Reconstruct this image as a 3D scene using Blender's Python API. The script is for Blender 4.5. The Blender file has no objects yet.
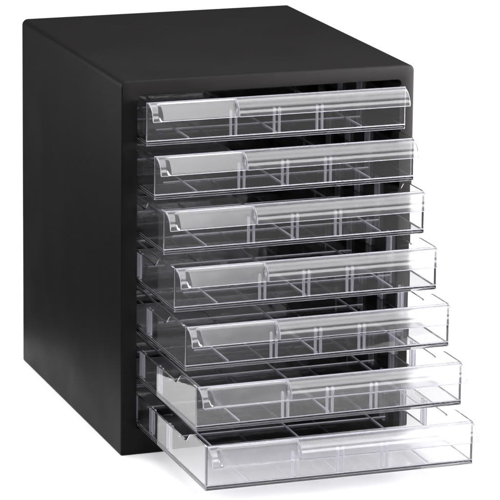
import bpy, bmesh, math, random
from mathutils import Matrix, Vector
random.seed(4)
S = bpy.context.scene
COL = S.collection
MM = 0.001

# ------------------------------------------------------------ materials
def new_mat(name):
    m = bpy.data.materials.new(name); m.use_nodes = True
    nt = m.node_tree
    return m, nt, nt.nodes['Principled BSDF']

def noise_bump(nt, bsdf, scale, strength, dist, detail=4):
    tc = nt.nodes.new('ShaderNodeTexCoord')
    n = nt.nodes.new('ShaderNodeTexNoise'); n.inputs['Scale'].default_value = scale
    n.inputs['Detail'].default_value = detail
    b = nt.nodes.new('ShaderNodeBump'); b.inputs['Strength'].default_value = strength
    b.inputs['Distance'].default_value = dist
    nt.links.new(tc.outputs['Object'], n.inputs['Vector'])
    nt.links.new(n.outputs['Fac'], b.inputs['Height'])
    nt.links.new(b.outputs['Normal'], bsdf.inputs['Normal'])
    return tc, n

def black_plastic():
    m, nt, b = new_mat('matte_black_plastic')
    b.inputs['Base Color'].default_value = (0.0050, 0.0044, 0.0043, 1)
    b.inputs['Specular IOR Level'].default_value = 0.09
    tc, n = noise_bump(nt, b, 900, 0.15, 0.0005, 4)
    # slow mottling of the gloss and a few dust specks
    n2 = nt.nodes.new('ShaderNodeTexNoise'); n2.inputs['Scale'].default_value = 14
    n2.inputs['Detail'].default_value = 6
    mr = nt.nodes.new('ShaderNodeMapRange')
    mr.inputs['From Min'].default_value = 0.3; mr.inputs['From Max'].default_value = 0.7
    mr.inputs['To Min'].default_value = 0.42; mr.inputs['To Max'].default_value = 0.52
    nt.links.new(tc.outputs['Object'], n2.inputs['Vector'])
    nt.links.new(n2.outputs['Fac'], mr.inputs['Value'])
    nt.links.new(mr.outputs['Result'], b.inputs['Roughness'])
    v = nt.nodes.new('ShaderNodeTexNoise'); v.inputs['Scale'].default_value = 420
    v.inputs['Detail'].default_value = 2
    cr = nt.nodes.new('ShaderNodeValToRGB')
    cr.color_ramp.elements[0].position = 0.74; cr.color_ramp.elements[0].color = (0.0050, 0.0044, 0.0043, 1)
    cr.color_ramp.elements[1].position = 0.80; cr.color_ramp.elements[1].color = (0.05, 0.048, 0.046, 1)
    nt.links.new(tc.outputs['Object'], v.inputs['Vector'])
    nt.links.new(v.outputs['Fac'], cr.inputs['Fac'])
    nt.links.new(cr.outputs['Color'], b.inputs['Base Color'])
    return m

def clear_plastic(name, rough, wav, trans=1.0, tint=(0.989, 0.985, 0.999)):
    m, nt, b = new_mat(name)
    b.inputs['Base Color'].default_value = (*tint, 1)
    b.inputs['Transmission Weight'].default_value = trans
    b.inputs['IOR'].default_value = 1.47
    b.inputs['Roughness'].default_value = rough
    tc, n = noise_bump(nt, b, 55, wav, 0.001, 2)
    return m

def white_table():
    m, nt, b = new_mat('white_paper_sweep')
    b.inputs['Base Color'].default_value = (0.86, 0.86, 0.86, 1)
    b.inputs['Roughness'].default_value = 0.6
    b.inputs['Specular IOR Level'].default_value = 0.2
    noise_bump(nt, b, 900, 0.05, 0.0003, 3)
    return m

BLACK = black_plastic()
CLEAR = clear_plastic('clear_polystyrene', 0.0, 0.02, 0.9975)
EDGE = clear_plastic('clear_polystyrene_moulded_edge', 0.22, 0.1, 0.78, (0.88, 0.865, 0.98))
LIPEDGE = clear_plastic('polystyrene_lip_end_painted_shade', 0.25, 0.1, 0.72, (0.60, 0.59, 0.67))  # grey put into the colour for dark refraction at clear lip ends
RIB = clear_plastic('clear_polystyrene_rib', 0.30, 0.1, 0.72, (0.91, 0.90, 0.975))
LIPMAT = clear_plastic('clear_polystyrene_satin', 0.15, 0.15, 0.991, (0.975, 0.974, 1.0))
WHITE = white_table()

# ------------------------------------------------------------ mesh helpers
def link(name, bm, mat, parent=None, smooth=False, loc=(0, 0, 0)):
    bmesh.ops.recalc_face_normals(bm, faces=bm.faces)
    me = bpy.data.meshes.new(name); bm.to_mesh(me); bm.free()
    me.materials.append(mat)
    if mat in (CLEAR, LIPMAT, RIB): me.materials.append(LIPEDGE if mat is LIPMAT else EDGE)
    if smooth:
        for p in me.polygons: p.use_smooth = True
        me.set_sharp_from_angle(angle=math.radians(24))
    o = bpy.data.objects.new(name, me); COL.objects.link(o)
    o.location = loc
    if parent: o.parent = parent
    return o

def box(bm, x0, x1, y0, y1, z0, z1, bev=0.0, seg=2):
    r = bmesh.ops.create_cube(bm, size=1)
    vs = r['verts']
    for v in vs:
        v.co = Vector(((x0+x1)/2 + v.co.x*(x1-x0), (y0+y1)/2 + v.co.y*(y1-y0), (z0+z1)/2 + v.co.z*(z1-z0)))
    if bev:
        es = set(e for v in vs for e in v.link_edges)
        bmesh.ops.bevel(bm, geom=list(es), offset=bev, segments=seg, affect='EDGES', profile=0.6, material=1)
    return vs

def prism_x(bm, prof, x0, x1, bev=0.0):
    """extrude a (y,z) outline along x"""
    a = [bm.verts.new((x0, y, z)) for y, z in prof]
    b = [bm.verts.new((x1, y, z)) for y, z in prof]
    n = len(prof)
    bm.faces.new(a); bm.faces.new(b[::-1])
    for i in range(n):
        bm.faces.new((a[i], b[i], b[(i+1) % n], a[(i+1) % n]))
    if bev:
        es = [e for e in bm.edges if (e.verts[0].co.x - e.verts[1].co.x) == 0 and e.calc_face_angle(0) > 1.0]
        bmesh.ops.bevel(bm, geom=es, offset=bev, segments=2, affect='EDGES', profile=0.6, material=1)

def rrect(x0, x1, z0, z1, rt, rb, n=8):
    """rounded rectangle loop in x-z, corner radius rt on top and rb at the bottom"""
    pts = []
    for cx, cz, r, a0 in ((x1-rt, z1-rt, rt, 0), (x0+rt, z1-rt, rt, 90), (x0+rb, z0+rb, rb, 180), (x1-rb, z0+rb, rb, 270)):
        for k in range(n+1):
            a = math.radians(a0 + 90*k/n)
            pts.append((cx + r*math.cos(a), cz + r*math.sin(a)))
    return pts

# ------------------------------------------------------------ dimensions (m), measured from the photograph
W, D, H = 0.2758, 0.3194, 0.340
XL, XR = 0.0170, 0.2604          # drawer sides
DW = XR - XL
Z0, PITCH, DH = 0.32505, 0.04358, 0.0386
IX0, IX1, IZ0, IZ1 = 0.0146, 0.2632, 0.0226, 0.3268

# ------------------------------------------------------------ setting
bm = bmesh.new()
TX0, TX1, TY0, TY1, TR = -0.152, 1.25, -0.36, 1.4, 0.15
TA = math.radians(-20)     # the table stands turned a little against the cabinet
loop = []
for cx, cy, a0 in ((TX1-TR, TY1-TR, 0), (TX0+TR, TY1-TR, 90), (TX0+TR, TY0+TR, 180), (TX1-TR, TY0+TR, 270)):
    for k in range(13):
        a = math.radians(a0 + 90*k/12)
        px, py = cx + TR*math.cos(a), cy + TR*math.sin(a)
        loop.append((px*math.cos(TA) - py*math.sin(TA), px*math.sin(TA) + py*math.cos(TA)))
top = [bm.verts.new((x, y, 0)) for x, y in loop]
bot = [bm.verts.new((x, y, -0.004)) for x, y in loop]
bm.faces.new(top); bm.faces.new(bot[::-1])
for i in range(len(loop)):
    j = (i+1) % len(loop)
    bm.faces.new((top[i], bot[i], bot[j], top[j]))
ground = link('ground', bm, WHITE)
ground['kind'] = 'structure'

# ------------------------------------------------------------ cabinet
cab = bpy.data.objects.new('desktop_cabinet', None); COL.objects.link(cab)
cab.location = (W/2, D/2, 0.0)
cab['label'] = 'matte black plastic cabinet casing with seven open slots standing on white surface'
cab['category'] = 'cabinet'
off = (-W/2, -D/2, 0)

def ring_shell():
    bm = bmesh.new()
    def loop(x0, x1, z0, z1, rt, rb, y):
        return [bm.verts.new((x, y, z)) for x, z in rrect(x0, x1, z0, z1, rt, rb)]
    f = 0.0013
    L = [loop(0.003, W-0.003, 0.003, H-0.003, 0.004, 0.0012, D)]
    L.append(loop(0.001, W-0.001, 0.001, H-0.001, 0.005, 0.0012, D-0.0006))
    L.append(loop(0, W, 0, H, 0.0056, 0.0014, D-0.002))
    L.append(loop(0, W, 0, H, 0.0056, 0.0014, f))
    for k in (1, 2, 3, 4):
        a = math.radians(90*k/4); s = f*(1-math.cos(a))
        L.append(loop(s, W-s, s, H-s, 0.0056-s, 0.0014-s*0.6, f*(1-math.sin(a))))
    g = 0.0007
    for k in (0, 1, 2, 3):
        a = math.radians(90*k/3); s = g*(1-math.sin(a))
        L.append(loop(IX0-s, IX1+s, IZ0-s, IZ1+s, 0.0035, 0.003, g*(1-math.cos(a))))
    L.append(loop(IX0, IX1, IZ0, IZ1, 0.0035, 0.003, D-0.004))
    n = len(L[0])
    for a, b in zip(L, L[1:]):
        for i in range(n):
            j = (i+1) % n
            bm.faces.new((a[i], a[j], b[j], b[i]))
    bm.faces.new(L[0]); bm.faces.new(L[-1])
    return bm
link('casing', ring_shell(), BLACK, cab, smooth=True, loc=off)

DRW = [  # dx, extension, dz, yaw, roll of each drawer
    (-0.0001, 0.0183, -0.0010, 0.0020, -0.0006),
    (0.0002, 0.0400, -0.0003, 0.0035, 0.0016),
    (0.0004, 0.0657, 0.0007, 0.0035, 0.0016),
    (0.0002, 0.0962, 0.0009, 0.0014, 0.0010),
    (0.0002, 0.1264, 0.0008, 0.0016, 0.0008),
    (0.0001, 0.1565, 0.0000, 0.0019, 0.0008),
    (-0.0004, 0.1841, -0.0010, -0.0035, -0.0030)]

for i, (dx, e, dz, yaw, roll) in enumerate(DRW):
    zb = Z0 - i*PITCH + dz - DH
    for x0, x1 in ((IX0-0.0005, 0.0250), (0.2526, IX1+0.0005)):
        if zb - 0.0008 < IZ0 + 0.0005: continue
        bm = bmesh.new(); box(bm, x0, x1, 0.012, D-0.006, zb-0.0031, zb-0.0006, 0.0003)
        link('drawer_runner', bm, BLACK, cab, loc=off)

# ------------------------------------------------------------ one clear drawer (origin: bottom centre of its front)
# local x: -DW/2..DW/2, y: 0 at front face, + towards the back, z: 0 at bottom
L = 0.298; T = 0.0019; FL = 0.0041; hw = DW/2; G = 0.00006
ZT = DH; ZS = DH - 0.0105

def make_drawer():
    root = bpy.data.objects.new('clear_drawer', None); COL.objects.link(root)
    # floor tray: slab with a hollow underside, so a skirt runs round its edge
    bm = bmesh.new()
    box(bm, -hw, hw, 0, L, 0, FL)
    bf = min(bm.faces, key=lambda f: f.calc_center_median().z)
    r = bmesh.ops.inset_region(bm, faces=[bf], thickness=0.0022)
    bmesh.ops.translate(bm, verts=bf.verts, vec=(0, 0, 0.0022))
    bmesh.ops.bevel(bm, geom=list(bm.edges), offset=0.00035, segments=2, affect='EDGES', profile=0.6, material=1)
    floor = link('drawer_floor', bm, CLEAR, root)
    z1 = FL + G
    ridge_w = 0.0006
    for x in (40.0, 121.7, 203.0):
        bm = bmesh.new()
        px = x*MM - hw
        box(bm, px-ridge_w, px+ridge_w, 0.004, L-0.004, z1, z1+0.0009, 0.0003)
        link('floor_ridge', bm, RIB, floor)
    for y in (0.044, 0.137, 0.228):
        xs = [0.0225, 0.0386, 0.0414, 0.1203, 0.1231, 0.2016, 0.2044, 0.2175]
        bm = bmesh.new()
        for a, b in zip(xs[::2], xs[1::2]):
            box(bm, a-hw, b-hw, y-ridge_w, y+ridge_w, z1, z1+0.0007, 0.0003)
        link('floor_ridge', bm, RIB, floor)
    # front
    bm = bmesh.new(); box(bm, -hw, hw, 0, T, z1, ZT, 0.00045, 3)
    front = link('front_panel', bm, CLEAR, root)
    for c in (81.0, 121.7, 162.2):
        for s in (-2.45, 2.45):
            px = (c+s)*MM - hw
            bm = bmesh.new()
            prof = [(-0.0008, z1+0.0002), (0.0008, z1+0.0002), (0.0008, ZT-0.0128)]
            prof += [(0.0008*math.cos(math.radians(a)), ZT-0.0128+0.0011*math.sin(math.radians(a))) for a in (30, 60, 90, 120, 150)]
            prof += [(-0.0008, ZT-0.0128)]
            y0, y1 = T+G, T+G+0.0026
            a_ = [bm.verts.new((px+x, y0, z)) for x, z in prof]; b_ = [bm.verts.new((px+x, y1, z)) for x, z in prof]
            bm.faces.new(a_); bm.faces.new(b_[::-1])
            for k in range(len(prof)):
                q = (k+1) % len(prof); bm.faces.new((a_[k], b_[k], b_[q], a_[q]))
            link('divider_rib', bm, RIB, front)
    # sides with the stepped top edge
    prof = [(T+G, z1), (L-T-G, z1), (L-T-G, ZS), (0.0585, ZS)]
    prof += [(0.0570, ZS-0.0005), (0.0548, ZS-0.0006), (0.0526, ZS+0.0001), (0.0500, ZS+0.0020), (0.0472, ZS+0.0048),
             (0.0446, ZS+0.0073), (0.0415, ZS+0.0090), (0.0375, ZS+0.0098), (0.0330, ZS+0.0101), (T+G, ZT-0.0002)]
    for s in (-1, 1):
        bm = bmesh.new()
        a, b = (-hw, -hw+T) if s < 0 else (hw-T, hw)
        prism_x(bm, prof, a, b, 0)
        es = [e_ for e_ in bm.edges if e_.calc_face_angle(0) > 1.0]
        bmesh.ops.bevel(bm, geom=es, offset=0.00045, segments=2, affect='EDGES', profile=0.6, material=1)
        side = link('side_panel', bm, CLEAR, root)
        xi = (-hw+T+G, -hw+T+G+0.0022) if s < 0 else (hw-T-G-0.0022, hw-T-G)
        for c in (0.1030, 0.1520, 0.2010):
            for d in (-0.0038, 0.0038):
                bm = bmesh.new()
                box(bm, xi[0], xi[1], c+d-0.0012, c+d+0.0012, z1+0.0002, ZS-0.0008, 0.0004)
                link('divider_rib', bm, RIB, side)
    bm = bmesh.new(); box(bm, -hw, hw, L-T, L, z1, ZS, 0.0004)
    link('back_panel', bm, CLEAR, root)
    # overhanging pull lip: a curved visor along the front, with a flat label holder set into it
    th = 0.0017
    def curve(n=14):
        o = [(-0.0146*math.sin(t), ZT-0.0002-0.0148*(1-math.cos(t))) for t in [math.radians(90*k/n) for k in range(n+1)]]
        i_ = [(-max(0, 0.0146-th)*math.sin(t), ZT-0.0002-th-(0.0148-th)*(1-math.cos(t))) for t in [math.radians(90*k/n) for k in range(n+1)]]
        return [(y-G, z) for y, z in o] + [(y-G, z) for y, z in i_[::-1]]
    def flat():
        o = [(0, 0), (-0.0018, -0.0001), (-0.0032, -0.0006), (-0.0044, -0.0018), (-0.0054, -0.0033), (-0.0132, -0.0140), (-0.0136, -0.0148)]
        i_ = [(0, -th), (-0.0012, -th), (-0.0024, -0.0022), (-0.0036, -0.0038), (-0.0115, -0.0143), (-0.0119, -0.0148)]
        return [(y-G, ZT-0.0002+z) for y, z in o] + [(y-G, ZT-0.0002+z) for y, z in i_[::-1]]
    def resample(pts, n):
        acc = [0]
        for p, q in zip(pts, pts[1:]): acc.append(acc[-1] + math.hypot(q[0]-p[0], q[1]-p[1]))
        out = []
        for k in range(n):
            t = acc[-1]*k/(n-1); j = 0
            while j < len(acc)-2 and acc[j+1] < t: j += 1
            f = (t-acc[j])/(acc[j+1]-acc[j])
            out.append((pts[j][0]+(pts[j+1][0]-pts[j][0])*f, pts[j][1]+(pts[j+1][1]-pts[j][1])*f))
        return out
    def loft(bm, stations):
        rows = [[bm.verts.new((x, y, z)) for y, z in pr] for x, pr in stations]
        n = len(rows[0])
        for f_ in (bm.faces.new(rows[0]), bm.faces.new(rows[-1][::-1])): f_.material_index = 1   # the lip ends take the painted edge grey
        for a, b in zip(rows, rows[1:]):
            for k in range(n):
                q = (k+1) % n; bm.faces.new((a[k], b[k], b[q], a[q]))
    def ends_bevel(bm):
        bmesh.ops.recalc_face_normals(bm, faces=bm.faces)
        bmesh.ops.bevel(bm, geom=[e_ for e_ in bm.edges if e_.calc_face_angle(0) > 1.0], offset=0.0006, segments=2, affect='EDGES', profile=0.6, material=1)
    cv, ft = curve(), flat()
    N = 18
    cvr = resample(cv[:len(cv)//2], N) + resample(cv[len(cv)//2:], N)
    h_ = 7
    ftr = resample(ft[:h_], N) + resample(ft[h_:], N)
    def mix(f): return [(a[0]*(1-f)+b[0]*f, a[1]*(1-f)+b[1]*f) for a, b in zip(cvr, ftr)]
    st = [(-hw+0.0012, mix(0)), (-hw+0.0026, mix(0)), (-hw+0.0060, mix(0))]
    for k in range(1, 9):
        f = k/8; st.append((-hw+0.0060+0.0065*f, mix(f*f*(3-2*f))))
    st += [(-hw+0.0772, mix(1))]
    for k in range(1, 5):
        f = k/4; st.append((-hw+0.0772+0.0033*f, mix(1-0.55*f*f)))
    bm = bmesh.new(); loft(bm, st); ends_bevel(bm)
    link('label_holder', bm, LIPMAT, root, smooth=True)
    bm = bmesh.new(); loft(bm, [(-hw+0.0806, cvr), (-hw+0.0822, cvr), (-hw+0.12, cvr), (-hw+0.16, cvr), (-hw+0.20, cvr), (hw-0.0026, cvr), (hw-0.0010, cvr)]); ends_bevel(bm)
    link('pull_lip', bm, LIPMAT, root, smooth=True)
    return root

def copy_tree(o, parent=None):
    c = o.copy(); COL.objects.link(c)
    if parent: c.parent = parent
    for ch in list(o.children): copy_tree(ch, c)
    return c

LABELS = [
    'clear plastic drawer in the topmost slot, pulled out least',
    'clear plastic drawer second from the top, directly beneath the topmost drawer',
    'clear plastic drawer third from the top, in the slot above the middle drawer',
    'clear plastic drawer in the middle slot, three drawers above and three below',
    'clear plastic drawer in the slot just below the middle drawer, third from the bottom',
    'clear plastic drawer directly above the lowest drawer, second from the bottom',
    'clear plastic drawer in the lowest slot, pulled out farthest over the white surface']
proto = make_drawer()
for i, (dx, e, dz, yaw, roll) in enumerate(DRW):
    o = proto if i == 0 else copy_tree(proto)
    o.location = ((XL+XR)/2 + dx, -e, Z0 - i*PITCH + dz - DH)
    o.rotation_euler = (0, -roll, yaw)
    o['label'] = LABELS[i]; o['category'] = 'drawer'; o['group'] = 'clear drawers stepped out of the black cabinet'

# ------------------------------------------------------------ light
def area(name, loc, target, sx, sy, power, color=(1, 1, 1)):
    l = bpy.data.lights.new(name, 'AREA'); l.shape = 'RECTANGLE'; l.size = sx; l.size_y = sy
    l.energy = power; l.color = color
    o = bpy.data.objects.new(name, l); COL.objects.link(o)
    o.location = loc
    o.rotation_euler = (Vector(target) - Vector(loc)).to_track_quat('-Z', 'Y').to_euler()
    return o
area('overhead_softbox', (0.35, 0.15, 1.9), (0.35, 0.2, 0), 2.8, 2.6, 94)
area('front_softbox', (0.584, -0.747, 1.437), (0.044, 0.063, 0.317), 0.9, 0.6, 2.6)
area('low_front_fill', (0.50, -1.22, 0.81), (0.17, -0.1, 0.1), 1.0, 0.42, 10.5)  # added fill, out of view: lightens the lower lips and floor under the drawers
sb = area('side_softbox', (0.72, -0.38, 0.34), (0.27, 0, 0.30), 0.30, 0.30, 3.0)
sb.data.spread = math.radians(55)
area('left_softbox', (-0.80, -0.12, 0.65), (0.0, 0.02, 0.25), 0.5, 0.5, 5.5)
area('rear_left_fill', (-0.60, 0.60, 0.42), (0.0, 0.02, 0.2), 0.4, 0.5, 2.6)  # added fill, out of view: lifts the front of the cabinet's left side

w = bpy.data.worlds.new('World'); S.world = w; w.use_nodes = True
nt = w.node_tree; bg = nt.nodes['Background']
tc = nt.nodes.new('ShaderNodeTexCoord')
def dot(vec):
    n = nt.nodes.new('ShaderNodeVectorMath'); n.operation = 'DOT_PRODUCT'
    n.inputs[1].default_value = vec
    nt.links.new(tc.outputs['Generated'], n.inputs[0]); return n.outputs['Value']
def ramp(v, a, b, lo, hi):
    n = nt.nodes.new('ShaderNodeMapRange'); n.interpolation_type = 'SMOOTHSTEP'
    for k, x in (('From Min', a), ('From Max', b), ('To Min', lo), ('To Max', hi)): n.inputs[k].default_value = x
    nt.links.new(v, n.inputs['Value']); return n.outputs['Result']
az = math.radians(38)
side = ramp(dot((math.sin(az), math.cos(az), 0)), 0.58, 0.74, 0, 1)
below = ramp(dot((0, 0, 1)), -0.10, 0.02, 1, 0)
m1 = nt.nodes.new('ShaderNodeMath'); m1.operation = 'MULTIPLY'
nt.links.new(side, m1.inputs[0]); nt.links.new(below, m1.inputs[1])
m2 = nt.nodes.new('ShaderNodeMath'); m2.operation = 'MULTIPLY_ADD'
m2.inputs[1].default_value = 0.98; m2.inputs[2].default_value = 0.09
nt.links.new(m1.outputs[0], m2.inputs[0])
fa = math.radians(160)      # added dim fill from the front right, so the lip bottoms reflect grey
fr = ramp(dot((math.sin(fa), math.cos(fa), 0)), 0.55, 0.97, 0, 1)
lo = ramp(dot((0, 0, 1)), 0.25, 0.55, 1, 0)
m3 = nt.nodes.new('ShaderNodeMath'); m3.operation = 'MULTIPLY'
nt.links.new(fr, m3.inputs[0]); nt.links.new(lo, m3.inputs[1])
m4 = nt.nodes.new('ShaderNodeMath'); m4.operation = 'MULTIPLY_ADD'
m4.inputs[1].default_value = 0.45
nt.links.new(m3.outputs[0], m4.inputs[0]); nt.links.new(m2.outputs[0], m4.inputs[2])
nt.links.new(m4.outputs[0], bg.inputs['Strength'])
bg.inputs['Color'].default_value = (1, 1, 1, 1)

# ------------------------------------------------------------ camera (solved from the photograph)
cx, cy, cz, yaw, pitch, rr = -0.83373, -2.63802, 0.90167, 0.351801, -0.192427, 0.011295
fw = Vector((math.sin(yaw)*math.cos(pitch), math.cos(yaw)*math.cos(pitch), math.sin(pitch)))
rt = Vector((math.cos(yaw), -math.sin(yaw), 0)); up = rt.cross(fw)
r2 = rt*math.cos(rr) + up*math.sin(rr); u2 = -rt*math.sin(rr) + up*math.cos(rr)
cd = bpy.data.cameras.new('Camera'); cam = bpy.data.objects.new('Camera', cd); COL.objects.link(cam)
cam.matrix_world = Matrix(((r2.x, u2.x, -fw.x, cx), (r2.y, u2.y, -fw.y, cy), (r2.z, u2.z, -fw.z, cz), (0, 0, 0, 1)))
cd.sensor_width = 36; cd.lens = 3237.88/500*36
cd.shift_x = -(267.084-250)/500; cd.shift_y = -(250-57.605)/500
cd.clip_start = 0.1; cd.clip_end = 50
S.camera = cam

S.render.engine = 'CYCLES'
c = S.cycles
c.max_bounces = 40; c.transmission_bounces = 40; c.glossy_bounces = 14; c.diffuse_bounces = 4; c.transparent_max_bounces = 16
c.caustics_reflective = True; c.caustics_refractive = True
c.sample_clamp_indirect = 6; c.blur_glossy = 0.3
c.use_denoising = True
S.view_settings.view_transform = 'Standard'; S.view_settings.look = 'None'
S.view_settings.exposure = 0; S.view_settings.gamma = 1
